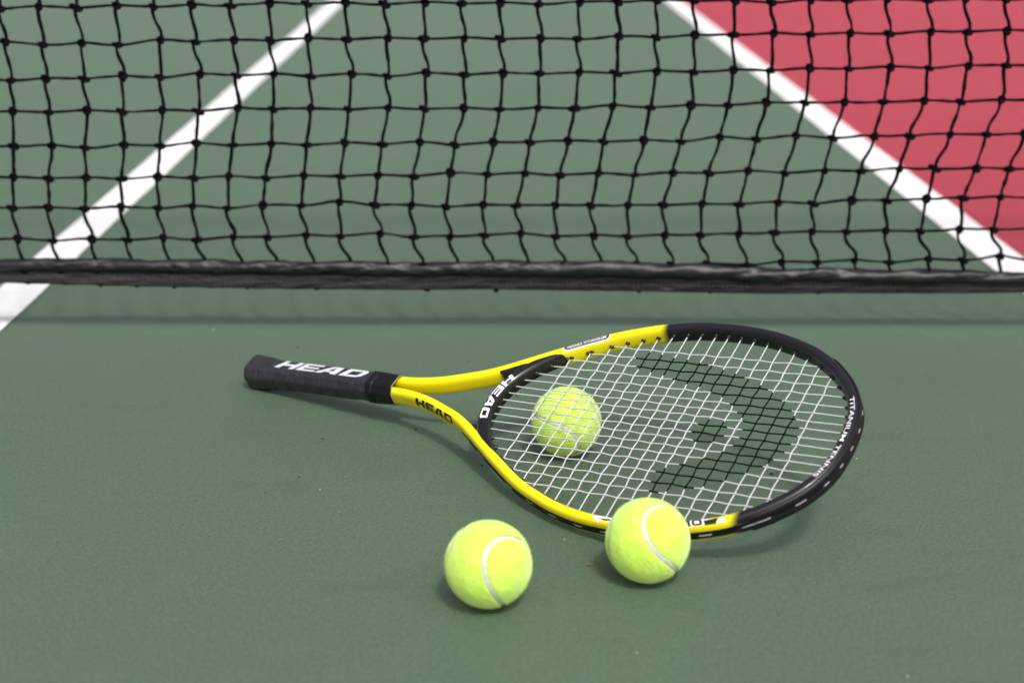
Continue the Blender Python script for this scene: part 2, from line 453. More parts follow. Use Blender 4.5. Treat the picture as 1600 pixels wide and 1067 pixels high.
# bottom tape: vinyl folded over the hem cable, a round roll above a flat stitched flange
A0, A1, NA = -1.02, 1.18, 900
As = np.linspace(A0, A1, NA)
prof = []   # (depth towards camera -, height 0..1 roll/flange) built parametrically
NPR = 40
V = []
tus, tls = tape_at(As)
wr = lambda x, y, s, o=3: vnoise(x, y, s, o)
for k, a in enumerate(As):
    tu, tl = tus[k], tls[k]
    H = tu-tl; rr = H*.27; zc = tu-rr
    tilt = np.interp(a, [-.6, -.3, .2, .6], [.45, .30, .10, .03])     # flange kicks out on the left
    for m in range(NPR):
        t = m/NPR
        if t < .5:      # over the roll, back to front
            ang = math.pi*1.28-(t/.5)*math.pi*1.70
            d, z = math.cos(ang)*rr*1.05, zc+math.sin(ang)*rr
            nx, nz = math.cos(ang), math.sin(ang); amp = 1.0
            d = -(-d)
        elif t < .78:   # front of the flange going down
            q = (t-.5)/.28
            d, z = -.0022-tilt*q*H*.46*.8, zc-rr*.80-(q)*(zc-rr*.80-tl)
            nx, nz = -1, 0; amp = .35
        else:           # back of the flange going up
            q = (t-.78)/.22
            d, z = .0012-tilt*(1-q)*H*.46*.8, tl+q*(zc-rr*.80-tl)
            nx, nz = 1, 0; amp = .3
        V.append((a, d, z, nx, nz, amp, t))
V = np.array(V)
# the roll profile above runs with +d at angle 0; front side must be towards the camera (-d)
roll = V[:, 6] < .5
V[roll, 1] *= -1; V[roll, 3] *= -1
V[roll, 1] *= 1.0
# re-order the roll so that it runs from back to front
Vg = V.reshape(NA, NPR, 7)
ax = Vg[:, :, 0]; tt = Vg[:, :, 6]
w1 = wr(ax*26+tt*7.0, tt*5+ax*6, 11)          # slanting pulls
w2 = wr(ax*75-tt*10, tt*9, 12)
w3 = wr(ax*9, tt*2, 13, 2)
crease = np.clip(1-np.abs(wr(ax*17+tt*11, tt*3, 14, 2))*3.2, 0, 1)**2
disp = (.0010*w1+.00034*w2+.0007*w3-.0017*crease)*Vg[:, :, 5]
fin_d = Vg[:, :, 1]+Vg[:, :, 3]*disp
fin_z = Vg[:, :, 2]+Vg[:, :, 4]*disp+.0006*wr(ax*6, ax*0+2, 15, 2)
P3 = NETD*ax[..., None]+DIR*(NET_D+fin_d)[..., None]+np.array([0, 0, 1.0])*fin_z[..., None]-NET_O
part('bottom_tape', P3.reshape(-1, 3), grid_faces(NA, NPR, False, True), M_VINYL, net)
# stitching: two rows along the flange, cross stitches every cord
SB = Bag()
def flange_pt(a, q, lift=.0005):
    tu, tl = tape_at(a); H = tu-tl; rr = H*.27; zc = tu-rr
    tilt = np.interp(a, [-.6, -.3, .2, .6], [.45, .30, .10, .03])
    return NETD*a+DIR*(NET_D-.0022-tilt*q*H*.46*.8-lift)+np.array([0, 0, zc-rr*.80-q*(zc-rr*.80-tl)])-NET_O
for q in (.12, .50, .56):
    a = A0+.01
    while a < A1-.02:
        l = .0042
        pts = [flange_pt(a+l*s_, q+.012*math.sin(a*90+q*9), .0009+.0005*math.sin(math.pi*s_)) for s_ in (0, .33, .66, 1)]
        SB.add(*tube(pts, .00032, 4)); a += .0056
for j in range(NCT):
    a = K[NR-1][j]@NETD+.003
    if A0+.02 < a < A1-.02:
        pts = [flange_pt(a+rnd.uniform(-.0006, .0006)+.0004*k, q_, .0006) for k, q_ in enumerate((-.2, .1, .45, .8))]
        SB.add(*tube(pts, .00033, 4))
part('stitching', SB.verts(), SB.F, M_THREAD, net, kind='stuff')
# knots of the hem line peeping out below the tape
for j in range(LEFT-1, LEFT+NC+1):
    a = K[NR-1][j]@NETD+.004; tu, tl = tape_at(a)
    if rnd.random() > np.interp(a, [-.6, -.3, .1, .5], [.95, .85, .4, .25]): continue
    o = obj('hem_knot', KM[rnd.randrange(4)], net)
    dz = np.interp(a, [-.65, -.2, .6], [-.0008, .0006, .0016])
    o.matrix_local = Matrix.Translation(Vector(netp(a, tl+dz+rnd.uniform(-.0005, .0004), .0005)-NET_O)) @ RZ @ Matrix.Rotation(rnd.uniform(-.4, .4), 4, 'Y') @ Matrix.Diagonal((.75, .7, .6, 1))
# hem cable behind the tape's lower edge on the slack left side
cab = [netp(a, tape_at(a)[1]-np.interp(a, [-.8, -.25, .1], [.0022, .0010, -.003])+.0003*math.sin(a*140), .0025)-NET_O for a in np.linspace(A0, A1, 260)]
V, F = tube(cab, .0011, 6); part('hem_line', V, F, M_CORD, net)
# head band, above the picture
B = Bag()
hb = []
for a in (A0, A1):
    for d, z in ((-.004, .875), (-.007, .90), (-.005, .930), (0, .935), (.005, .930), (.007, .90), (.004, .875)): hb.append(netp(a, z, d)-NET_O)
part('head_band', hb, grid_faces(2, 7, False, True), M_CANVAS, net)

# ------------------------------------------------------------------ racket: local axes u (butt to tip), w (across), n (off the string face)
RA = np.array([0.8069685, -0.5807042, 0.10763120])
RB = np.array([0.4771720, 0.7484592, 0.4605603])
RN = np.array([-0.3480068, -0.3202990, 0.8810788])
RC = np.array([0.12828254, 1.24267849, 0.06952603])
racket = empty('tennis_racket')
racket.matrix_world = Matrix(((RA[0], RB[0], RN[0], RC[0]), (RA[1], RB[1], RN[1], RC[1]), (RA[2], RB[2], RN[2], RC[2]), (0, 0, 0, 1)))
tag(racket, 'yellow and black tennis racket lying tilted on the court across one ball', 'tennis racket')
mm = .001
half = np.array([(-312, 12.4), (-298, 12.9), (-278, 14.2), (-258, 17.6), (-241, 22.3), (-225, 27.9), (-207, 34.6), (-189, 44.0), (-158.5, 63.2),
    (-136, 77.3), (-97, 100.0), (-64.5, 113.4), (-41.5, 120.6), (-14.5, 125.6), (14.5, 127.2), (44.5, 125.7), (75.5, 120.2), (108, 109), (125.5, 99.3),
    (143.5, 86), (160.5, 68.5), (171.3, 52.5), (178.8, 34.5), (181.9, 17), (182.6, 0)])
loop = np.vstack([half, (half[:-1]*[1, -1])[::-1]])          # far side first, round the tip, back on the near side
outer = catmull(loop, 900)
for _ in range(14): outer[1:-1] = .25*outer[:-2]+.5*outer[1:-1]+.25*outer[2:]
outer = resample(outer, 640)
def normals2(P):
    T = np.gradient(P, axis=0); T /= np.linalg.norm(T, axis=1)[:, None]
    return T, np.stack([-T[:, 1], T[:, 0]], -1)
T2, N2 = normals2(outer)
# outward normal: away from the head's inside (path runs clockwise seen from +n)
if (N2[320] @ np.array([1, 0])) < 0: N2 = -N2
HWF, HDF, EXPO = 5.3, 9.4, 2.9
center = outer-N2*HWF
S_LEN = np.r_[0, np.cumsum(np.linalg.norm(np.diff(center, axis=0), axis=1))]
NPF = 36
phi = np.linspace(0, 2*np.pi, NPF, endpoint=False)
def sup(ph, hw, hd, e):
    c, s = np.cos(ph), np.sin(ph)
    return np.sign(c)*np.abs(c)**(2/e)*hw, np.sign(s)*np.abs(s)**(2/e)*hd
po, pn = sup(phi, HWF, HDF, EXPO)
def sweep(cen, nor, po, pn):
    V = np.concatenate([cen[:, None, :]+nor[:, None, :]*po[None, :, None], np.broadcast_to(pn[None, :, None], (len(cen), len(po), 1))], -1)
    return V.reshape(-1, 3)*mm
# profile evenly spaced by arc length
pd = np.linspace(0, 2*np.pi, 1440); do, dn = sup(pd, HWF, HDF, EXPO)
dl = np.r_[0, np.cumsum(np.hypot(np.diff(do), np.diff(dn)))]
ev = np.interp(np.linspace(0, dl[-1], NPF, endpoint=False), dl, pd)
po, pn = sup(ev, HWF, HDF, EXPO)
V = sweep(center, N2, po, pn)
part('frame', V, grid_faces(len(center), NPF, False, True), M_FRAME, racket)
q_top = np.interp(math.pi/2, pd, dl)                       # arc position of the top of the profile
def frame_surf(s, q, lift=.10):
    """s along the frame in mm, q mm from the top of the profile (positive towards the outside)"""
    c = np.array([np.interp(s, S_LEN, center[:, k]) for k in (0, 1)]).T
    nn = np.array([np.interp(s, S_LEN, N2[:, k]) for k in (0, 1)]).T
    a = np.interp((q_top-np.asarray(q)) % dl[-1], dl, pd)
    o, n_ = sup(a, HWF+lift, HDF+lift, EXPO)
    return np.concatenate([c+nn*np.asarray(o)[:, None], np.asarray(n_)[:, None]], -1)*mm
def s_at(u, side):
    """path position where the frame is at u on the far (+1) or near (-1) side"""
    k = center[:, 1]*side > 0
    i = np.where(k)[0]; return S_LEN[i[np.argmin(np.abs(center[i, 0]-u))]]

# lettering in quads on a unit-high box
def glyphs_bold(text, st=.33, ar=.20):
    G = {'H': ([[(0, 0), (st, 0), (st, 1), (0, 1)], [(1.30-st, 0), (1.30, 0), (1.30, 1), (1.30-st, 1)], [(st, .5-ar*.6), (1.30-st, .5-ar*.6), (1.30-st, .5+ar*.6), (st, .5+ar*.6)]], 1.30),
         'E': ([[(0, 0), (st, 0), (st, 1), (0, 1)], [(st, 0), (1.26, 0), (1.26, ar), (st, ar)], [(st, .5-ar/2), (1.20, .5-ar/2), (1.20, .5+ar/2), (st, .5+ar/2)], [(st, 1-ar), (1.26, 1-ar), (1.26, 1), (st, 1)]], 1.26),
         'A': ([[(-.12, 0), (.30, 0), (.66, .82), (.40, 1)], [(.90, 0), (1.32, 0), (1.10, 1), (.75, .82)], [(.40, 1), (.66, .82), (.75, .82), (1.10, 1)], [(.41, .20), (.858, .20), (.82, .40), (.495, .40)]], 1.34),
         'D': ([[(0, 0), (.36, 0), (.36, 1), (0, 1)], [(.36, 0), (1.12, 0), (1.02, .23), (.36, .23)], [(.36, .77), (1.02, .77), (1.12, 1), (.36, 1)], [(1.12, 0), (1.36, .20), (1.36, .80), (1.02, .23)], [(1.02, .23), (1.36, .80), (1.12, 1), (1.02, .77)]], 1.36),
         'N': ([[(0, 0), (.30, 0), (.30, 1), (0, 1)], [(.85, 0), (1.15, 0), (1.15, 1), (.85, 1)], [(.30, .62), (.85, 0), (.85, .38), (.30, 1)]], 1.15),
         'O': ([[(0, .2), (.3, .25), (.3, .75), (0, .8)], [(.8, .25), (1.1, .2), (1.1, .8), (.8, .75)], [(0, .2), (.25, 0), (.85, 0), (.3, .25)], [(.3, .25), (.85, 0), (1.1, .2), (.8, .25)], [(.3, .75), (.8, .75), (.85, 1), (.25, 1)], [(0, .8), (.3, .75), (.25, 1), (.12, .92)], [(.8, .75), (1.1, .8), (.98, .92), (.85, 1)]], 1.10)}
    x, Q = 0, []
    for ch in text:
        q, w = G[ch]
        Q += [[(a+x, b) for a, b in quad] for quad in q]; x += w+.17
    return Q, x-.17
def decal(name, quads, fn, mat, parent, shear=0.0, n=7):
    """quads in text space, fn maps arrays x,y to 3D points"""
    B = Bag()
    t = np.linspace(0, 1, n+1)
    a, b = np.meshgrid(t, t, indexing='ij'); a, b = a.ravel(), b.ravel()
    for q in quads:
        q = np.array(q, float)
        p = ((1-a)*(1-b))[:, None]*q[0]+(a*(1-b))[:, None]*q[1]+(a*b)[:, None]*q[2]+((1-a)*b)[:, None]*q[3]
        B.add(fn(p[:, 0]+shear*p[:, 1], p[:, 1]), grid_faces(n+1, n+1))
    return part(name, B.verts(), B.F, mat, parent)
def font_decal(name, text, fn, mat, parent, squash=1.0, maxlen=.16):
    """built-in font text, height about 1, mapped onto a surface"""
    cu = bpy.data.curves.new(name, 'FONT'); cu.body = text; cu.size = 1.4; cu.fill_mode = 'FRONT'; cu.offset = .006
    o = bpy.data.objects.new(name+'_tmp', cu); COL.objects.link(o)
    dg = bpy.context.evaluated_depsgraph_get()
    me = bpy.data.meshes.new_from_object(o.evaluated_get(dg))
    bpy.data.objects.remove(o)
    bm = bmesh.new(); bm.from_mesh(me)
    bmesh.ops.triangulate(bm, faces=bm.faces[:])
    for _ in range(4):
        e = [e for e in bm.edges if e.calc_length() > maxlen]
        if not e: break
        bmesh.ops.subdivide_edges(bm, edges=e, cuts=1); bmesh.ops.triangulate(bm, faces=bm.faces[:])
    co = np.array([v.co[:] for v in bm.verts]); x = co[:, 0]; w = x.max()-x.min()
    P = fn((x-x.min())*squash, co[:, 1])
    for v, p in zip(bm.verts, P): v.co = p
    out = bpy.data.meshes.new(name); bm.to_mesh(out); bm.free(); out.materials.append(mat)
    bpy.data.meshes.remove(me)
    return obj(name, out, parent), w*squash
# black word on the near shaft's outer side
Q, wd = glyphs_bold('HEAD', .40, .24)
sA, sB = s_at(-263, -1), s_at(-205, -1)          # reading from the grip outwards: s falls
def near_shaft(x, y):
    hs = 9.4
    return frame_surf(sA+(sB-sA)*x/(wd), 12.9-y*hs, .12)
decal('lettering', Q, near_shaft, M_PRINT, racket, .12)
# tip lettering, white, reading from the far side to the near side, tops outwards
s0, s1 = s_at(167, 1), s_at(169.5, -1)
tl_w = [1]
def tip_map(x, y): return frame_surf(s0+(s1-s0)*x/tl_w[0], -2.1+y*3.8, .09)
cu_probe, tl_w[0] = font_decal('probe', 'TITANIUM TENNIS', lambda x, y: np.stack([x, y, 0*x], -1), M_WHITE, None)
me_ = cu_probe.data; bpy.data.objects.remove(cu_probe); bpy.data.meshes.remove(me_)
font_decal('tip_lettering', 'TITANIUM TENNIS', tip_map, M_WHITE, racket)
# silver plate on the far shoulder
sp0, sp1 = s_at(-136, 1), s_at(-95, 1)
def plate(x0, x1, y0, y1, lift, n=30):
    xs, ys = np.linspace(x0, x1, n), np.linspace(y0, y1, 9)
    a, b = np.meshgrid(xs, ys, indexing='ij')
    mid, hl = (x0+x1)/2, (x1-x0)/2
    r = (y1-y0)/2
    # round the lower corners: pull rows in near the ends
    yy = b.ravel(); xx = a.ravel(); k = np.clip((yy-(y0+y1)/2)/r, -1, 1)
    ins = (1-np.sqrt(np.clip(1-np.clip(-k, 0, 1)**2*.98, 0, 1)))*r*1.0
    xx = mid+(xx-mid)*(hl-ins)/hl
    return frame_surf(xx, yy, lift), grid_faces(n, 9)
V, F = plate(sp0, sp1, -4.6, 4.2, .10); pl = part('badge', V, F, M_WHITE, racket)
V, F = plate(sp0+1.1, sp1-1.1, -3.2, 4.0, .16); part('badge_field', V, F, M_DKPLATE, pl)
V, F = plate(sp0+2.4, sp1-2.4, -2.4, 3.8, .20); part('badge_field', V, F, M_SILVER, pl)
bw = [1]
pr_, bw[0] = font_decal('probe', 'NANO TITANIUM', lambda x, y: np.stack([x, y, 0*x], -1), M_WHITE, None)
me_ = pr_.data; bpy.data.objects.remove(pr_); bpy.data.meshes.remove(me_)
font_decal('badge_lettering', 'NANO TITANIUM', lambda x, y: frame_surf(sp0+4.5+(sp1-sp0-9)*x/bw[0], -1.9+y*3.6, .26), M_WHITE, pl)
# white decal with outlined letters on the near shoulder, mostly behind the ball
sd0, sd1 = s_at(-1, -1), s_at(113, -1)          # s falls with u
L_ = sd0-sd1
def near_map(x, y): return frame_surf(sd0-L_*x, -3.9+y*8.2, .10)
dq = [[(.0, .40), (.10, .0), (.10, .55), (.07, .98)], [(.10, .0), (.22, .10), (.22, .95), (.10, .55)], [(.22, .10), (.80, .12), (.80, .95), (.22, .95)], [(.80, .12), (.90, .22), (.86, .95), (.80, .95)], [(.955, .62), (1.0, .30), (1.02, .90), (.955, .95)]]
sd = decal('shoulder_decal', dq, near_map, M_WHITE, racket)
for wq in ([(.05, .50), (.20, .30), (.20, .55), (.12, .62)], [(.865, .40), (.97, .30), (.95, .93), (.875, .93)]): decal('decal_wedge', [wq], lambda x, y: frame_surf(sd0-L_*x, -3.9+y*8.2, .17), M_PRINT, sd)
Q, wd2 = glyphs_bold('NANO')
def outl(lift, g):
    def fn(x, y): return frame_surf(sd0-L_*(.50+.345*x/wd2), -3.0+(.5+(y-.5)*g)*6.4, lift)
    return fn
decal('decal_lettering', Q, outl(.17, 1.0), M_ORANGE, sd, .25, 5)
decal('decal_lettering', [[((a-cxm)*.86+cxm, (b-.5)*.88+.5) for a, b in q] for q in Q for cxm in [sum(p[0] for p in q)/4]], outl(.22, 1.0), M_PRINT, sd, .25, 5)

# bridge across the throat, black
binner = np.array([(-121, 77.5), (-127, 72.5), (-134.5, 65.2), (-144.7, 55.2), (-155.5, 43.8), (-163.7, 31.8), (-168.5, 21), (-170.9, 10), (-171.7, 0)])
bi = catmull(np.vstack([binner, (binner[:-1]*[1, -1])[::-1]]), 260)
for _ in range(10): bi[1:-1] = .25*bi[:-2]+.5*bi[1:-1]+.25*bi[2:]
bi = resample(bi, 200)
_, BN = normals2(bi)
if BN[100, 0] > 0: BN = -BN                      # outwards, away from the strings
bs = np.r_[0, np.cumsum(np.linalg.norm(np.diff(bi, axis=0), axis=1))]
bsn = np.abs(bs/bs[-1]*2-1)                       # 0 mid, 1 ends
HWB = np.interp(bsn, [0, .6, .78, .93, 1], [6.8, 6.9, 6.2, 3.2, 1.6])
bcen = bi+BN*HWB[:, None]
a_ = np.linspace(0, 2*np.pi, 720); HDB = 8.6
o_, n_ = sup(a_, 1, 1, 2.45)
dlb = np.r_[0, np.cumsum(np.hypot(np.diff(o_*6.1), np.diff(n_*HDB)))]
ab = np.interp(np.linspace(0, dlb[-1], 32, endpoint=False), dlb, a_)
o_, n_ = sup(ab, 1, 1, 2.45)
hdv = np.interp(bsn, [0, .7, .9, 1], [8.6, 8.7, 9.0, 9.2])
V = np.concatenate([bcen[:, None]+BN[:, None]*(o_[None]*HWB[:, None])[..., None], (n_[None]*hdv[:, None])[..., None]], -1).reshape(-1, 3)*mm
F = grid_faces(200, 32, False, True); F += [tuple(range(32))[::-1], tuple(199*32+k for k in range(32))]
bridge = part('throat_bridge', V, F, M_BLACK, racket)
# gusset plugs between bridge and shafts
for sg in (1, -1):
    if sg > 0: poly, zt = np.array([(-192, 33.4), (-181, 39.8), (-168, 47.5), (-160, 50), (-163, 42), (-172.5, 36.5), (-178.5, 31.0), (-184.5, 31.0)]), 1.45
    else: poly, zt = np.array([(-187, 36.3), (-181, 39.8), (-168, 47.5), (-160, 50), (-163, 42), (-172.5, 37.5), (-177.5, 34.5), (-182, 35.4)])*[1, -1], 1.0
    c0 = poly.mean(0); V = []
    for z, k in ((-5.2, .90), (-4.4, 1), (4.8, 1), (5.8, .90)):
        V += [(*(c0+(p-c0)*k), z*zt) for p in poly]
    V = np.array(V)*mm; n8 = len(poly)
    F = grid_faces(4, n8, False, True)+[tuple(range(n8))[::-1], tuple(3*n8+k for k in range(n8))]
    part('bridge_gusset', V, F, M_BLACK, bridge, smooth=False)
# white word on the bridge
Q, wd3 = glyphs_bold('HEAD')
def bridge_map(x, y):
    s = np.interp(x/wd3, [0, 1], [bs[-1]*.5-28.0, bs[-1]*.5+27.0])
    c = np.stack([np.interp(s, bs, bcen[:, k]) for k in (0, 1)], -1); nn = np.stack([np.interp(s, bs, BN[:, k]) for k in (0, 1)], -1)
    q = 2.3-y*7.0                                # + outside; tops of the letters point to the strings
    ang = np.interp((np.interp(math.pi/2, a_, dlb)-q) % dlb[-1], dlb, a_)
    oo, nz = sup(ang, 6.93, 8.72, 2.45)
    return np.concatenate([c+nn*oo[:, None], nz[:, None]], -1)*mm
decal('bridge_lettering', Q, bridge_map, M_WHITE, bridge, .10)

# grommet strip round the outside of the head, with the strings' outer runs lying in its channel
k0 = np.where((center[:, 0] > -190))[0]
sc_, sn_ = outer[k0], N2[k0]
def strip_profile():
    return np.array([(-1.0, -4.7), (.25, -4.4), (.55, -3.7), (.45, -2.7), (.10, -2.2), (.12, -.6), (.10, 1.0), (.45, 1.5), (.55, 2.4), (.25, 3.1), (-1.0, 3.4)])
sp_ = strip_profile()
ends = np.minimum(np.arange(len(k0)), len(k0)-1-np.arange(len(k0)))
taper = np.clip(ends/10, .25, 1)
V = np.concatenate([sc_[:, None]+sn_[:, None]*sp_[None, :, 0, None], (sp_[None, :, 1]*taper[:, None])[..., None]], -1).reshape(-1, 3)*mm
part('grommet_strip', V, grid_faces(len(k0), len(sp_), False, False), M_SATIN, racket)
# bumper guard over the tip, thicker and deeper
kb = np.where(center[:, 0] > 118)[0]
gp = np.array([(-.6, -8.2), (.7, -7.4), (1.25, -5.6), (1.15, -3.0), (.45, -2.1), (.40, 0), (.45, 2.1), (1.15, 3.0), (1.25, 5.2), (.7, 6.8), (-.6, 7.6)])
tp = np.clip(np.minimum(np.arange(len(kb)), len(kb)-1-np.arange(len(kb)))/8, .55, 1)
V = np.concatenate([outer[kb][:, None]+N2[kb][:, None]*gp[None, :, 0, None], (gp[None, :, 1]*tp[:, None])[..., None]], -1).reshape(-1, 3)*mm
part('bumper_guard', V, grid_faces(len(kb), len(gp)), M_SATIN, racket)

# strings
CU = np.array([-129, -111.5, -94.2, -79.6, -65, -50.9, -36.3, -22.2, -8.2, 6.1, 19.2, 32.7, 46.7, 61.3, 75.6, 91.0, 106, 120.6, 136])
MW = np.array([4.9, 14.3, 23.8, 33.3, 43.9, 55.2, 66.6, 77.6, 89.5]); MWs = np.r_[MW[::-1], -MW]
inner_f = center-N2*HWF
def inner_w(u, side):
    k = np.where((inner_f[:, 1]*side > 0) & (inner_f[:, 0] > -150))[0]
    o = np.argsort(inner_f[k, 0]); return np.interp(u, inner_f[k, 0][o], np.abs(inner_f[k, 1][o]))
def right_u(w):
    k = np.where((inner_f[:, 0] > 60) & (inner_f[:, 1]*(1 if w > 0 else -1) >= -2))[0]
    o = np.argsort(np.abs(inner_f[k, 1])); return np.interp(abs(w), np.abs(inner_f[k, 1][o]), inner_f[k, 0][o])
LT = (np.array([0, 4.3, 14, 23, 32, 43.9, 55, 65.5, 75.6, 87, 92]), np.array([-171.7, -171.6, -170.4, -167.6, -163.5, -155.3, -144.5, -133.6, -117.6, -99, -89]))
arc_o = [(-63.7, 75), (-51.1, 87.1), (-35.9, 84.6), (-7.5, 81.2), (20.5, 77), (49.3, 69.4), (70.9, 62), (91.2, 52), (108.9, 40.5), (118, 31.2), (127.3, 21.4), (133.1, 11.9), (133.4, 3.9), (131.8, -6), (129, -14.8), (124, -23.2), (119, -32.0), (107.8, -42.2), (92.2, -55), (72.6, -65.3), (48.4, -75.5), (33, -79)]
arc_i = [(26, -74), (27.5, -65.2), (25.6, -54.2), (35.2, -47.6), (45.6, -43), (61.9, -33.3), (75.5, -24), (80.6, -15.4), (83.3, -7.7), (83.1, 2.1), (80.6, 10.8), (73.5, 20.8), (61, 30.2), (49.5, 38.6), (34.9, 43.9), (20.5, 48.4), (-7, 54.1), (-35.9, 61.2), (-49.2, 62)]
ARC = np.array(arc_o+arc_i)
def in_poly(p, P):
    x, y = p; c = False; j = len(P)-1
    for i in range(len(P)):
        if (P[i][1] > y) != (P[j][1] > y) and x < (P[j][0]-P[i][0])*(y-P[i][1])/(P[j][1]-P[i][1])+P[i][0]: c = not c
        j = i
    return c
def inked(u, w): return in_poly((u, w), ARC) or ((u-53.0)/16.2)**2+((w+2.2)/15.0)**2 < 1
SR, AMP, SIDES = .61, .50, 8
def string_part(name, P):
    ink = np.array([inked(p[0], p[1]) for p in P])
    V, F = tube(np.array(P)*mm, SR*mm*np.where(ink, 1.12, 1.0), SIDES)
    me = mesh(name, V, F, [M_STRING, M_INK])
    mi = []
    for i in range(len(P)-1):
        m = (np.array(P[i])+np.array(P[i+1]))/2
        mi += [1 if inked(m[0], m[1]) else 0]*SIDES
    mi += [0, 0]
    me.polygons.foreach_set('material_index', mi)
    return obj(name, me, racket)
grom = []     # (position, direction inwards)
for j, w in enumerate(MWs):
    ul = np.interp(abs(w), LT[0], LT[1])-2.5; ur = right_u(w)+2.5
    us = np.arange(ul, ur+.01, 1.6); z = []
    wob = rnd.uniform(-.25, .25)
    X = np.r_[ul, CU[(CU > ul+4) & (CU < ur-4)], ur]
    idx = [np.argmin(np.abs(CU-x)) for x in X[1:-1]]
    Y = np.r_[0, [AMP*(1 if (i+j) % 2 else -1) for i in idx], 0]
    zz = np.interp(us, X, Y)
    ker = np.array([1, 2, 3, 2, 1])/9.; zz[2:-2] = np.convolve(zz, ker, 'valid')
    ww = w+np.interp(us, X, np.r_[0, [.14*(1 if (i+j) % 2 else -1)+rnd.uniform(-.18, .18) for i in idx], 0])
    string_part('main_string', np.stack([us, ww, zz], -1))
    grom += [((ur-2.5, w), (-1, 0), 'R'), ((ul+2.5, w), (1, 0), 'L')]
for i, u in enumerate(CU):
    wp, wm = inner_w(u, 1)+2.5, -(inner_w(u, -1)+2.5)
    ws = np.arange(wm, wp+.01, 1.6)
    Mw = MWs[(MWs < wp-4) & (MWs > wm+4)][::-1]
    idx = [np.argmin(np.abs(MWs-x)) for x in Mw]
    X = np.r_[wm, Mw, wp]; Y = np.r_[0, [-AMP*(1 if (i+j) % 2 else -1) for j in idx], 0]
    zz = np.interp(ws, X, Y); zz[2:-2] = np.convolve(zz, ker, 'valid')
    uu = u+np.interp(ws, X, np.r_[0, [rnd.uniform(-.40, .40)+.1*(1 if (i+j) % 2 else -1) for j in idx], 0])
    string_part('cross_string', np.stack([uu, ws, zz], -1))
    grom += [((u, wp-2.5), (0, -1), 'C'), ((u, wm+2.5), (0, 1), 'C')]
# grommets: a flanged black sleeve at each string hole
gs = []
for x, r in ((-1.0, 2.3), (.5, 2.25), (.9, 1.9), (1.0, 1.5), (2.6, 1.35), (2.9, 1.1)):
    gs += [(x, r*math.cos(t), r*math.sin(t)) for t in np.linspace(0, 2*np.pi, 10, endpoint=False)]
gm = mesh('grommet', np.array(gs)*mm, grid_faces(6, 10, False, True)+[tuple(50+k for k in range(10))], M_GROM)
for (u, w), d, kind in grom:
    if kind == 'L' and abs(w) < 38: continue          # recessed in the bridge
    o = obj('grommet', gm, racket)
    n_in = np.array(d, float)
    o.matrix_local = Matrix.Translation(Vector((u*mm, w*mm, 0))) @ Matrix.Rotation(math.atan2(n_in[1], n_in[0]), 4, 'Z')
# outer runs of string between pairs of holes
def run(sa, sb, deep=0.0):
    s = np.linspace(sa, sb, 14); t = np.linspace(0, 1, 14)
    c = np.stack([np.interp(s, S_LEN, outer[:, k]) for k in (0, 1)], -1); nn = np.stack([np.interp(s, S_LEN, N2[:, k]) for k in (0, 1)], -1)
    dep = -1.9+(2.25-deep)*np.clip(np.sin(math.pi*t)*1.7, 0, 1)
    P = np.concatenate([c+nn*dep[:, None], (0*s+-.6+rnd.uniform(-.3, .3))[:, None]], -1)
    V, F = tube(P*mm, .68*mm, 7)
    part('outer_string_run', V, F, M_SHADESTR, racket)
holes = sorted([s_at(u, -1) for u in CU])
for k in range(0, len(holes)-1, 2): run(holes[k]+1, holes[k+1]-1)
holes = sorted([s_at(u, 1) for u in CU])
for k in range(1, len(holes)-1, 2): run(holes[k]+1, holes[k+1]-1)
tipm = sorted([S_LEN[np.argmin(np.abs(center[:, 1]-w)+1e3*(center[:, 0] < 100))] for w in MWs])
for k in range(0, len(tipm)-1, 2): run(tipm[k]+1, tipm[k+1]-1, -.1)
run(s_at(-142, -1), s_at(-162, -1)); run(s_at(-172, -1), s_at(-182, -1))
# tie-off knot near the throat
tk = Bag()
t = np.linspace(0, 2*np.pi*1.8, 26)
tk.add(*tube(np.stack([-126.5+1.3*np.cos(t), -72.2+1.3*np.sin(t), .3+.5*t/3], -1)*mm, .75*mm, 6))
tk.add(*tube(np.array([(-126.5, -72, 1.2), (-128.5, -70.2, 2.2), (-130.8, -68.6, 2.6)])*mm, .72*mm, 6))
part('tie_off_knot', tk.verts(), tk.F, M_STRING, racket)

# grip: octagonal handle wrapped in overlapping tape
oct_ = np.array([(15, 6.2), (8.2, 13.8), (-8.2, 13.8), (-15, 6.2), (-15, -6.2), (-8.2, -13.8), (8.2, -13.8), (15, -6.2)])
def oct_ring(n=96, rnd_=3):
    P = resample(np.vstack([oct_, oct_[:1]]), n+1)[:-1]
    for _ in range(rnd_): P = .25*np.roll(P, 1, 0)+.5*P+.25*np.roll(P, -1, 0)
    return P
OR = oct_ring()
ang = np.unwrap(np.arctan2(OR[:, 1], OR[:, 0]))
gu = np.linspace(-496, -318, 430)
def flare(u): return np.interp(u, [-505, -497, -491, -480, -468, -455, -330, -300], [1.20, 1.22, 1.20, 1.11, 1.045, 1.0, .985, .95])
V = []
lead = 22.5
for u in gu:
    f = flare(u)
    ph = ((u-6*np.cos(ang)*0)/lead+ang/(2*np.pi)) % 1.0
    ridge = .34*np.exp(-((ph-.08)/.05)**2)-1.5*np.exp(-((ph-.97)/.036)**2)+.6*(ph-.5)
    w_ = .16*vnoise(u*.11+np.cos(ang)*2, ang*1.3+u*.02, 21, 3)
    nr = OR/np.linalg.norm(OR, axis=1)[:, None]
    flat = np.clip((OR[:, 1]-12.2)/1.0, 0, 1)*(1.25 if -484 < u < -335 else .5)          # top facet carries smooth print
    r2 = OR*f+nr*((ridge*(1-flat*.7)+w_)[:, None])
    V += [(u, p[0], p[1]) for p in r2]
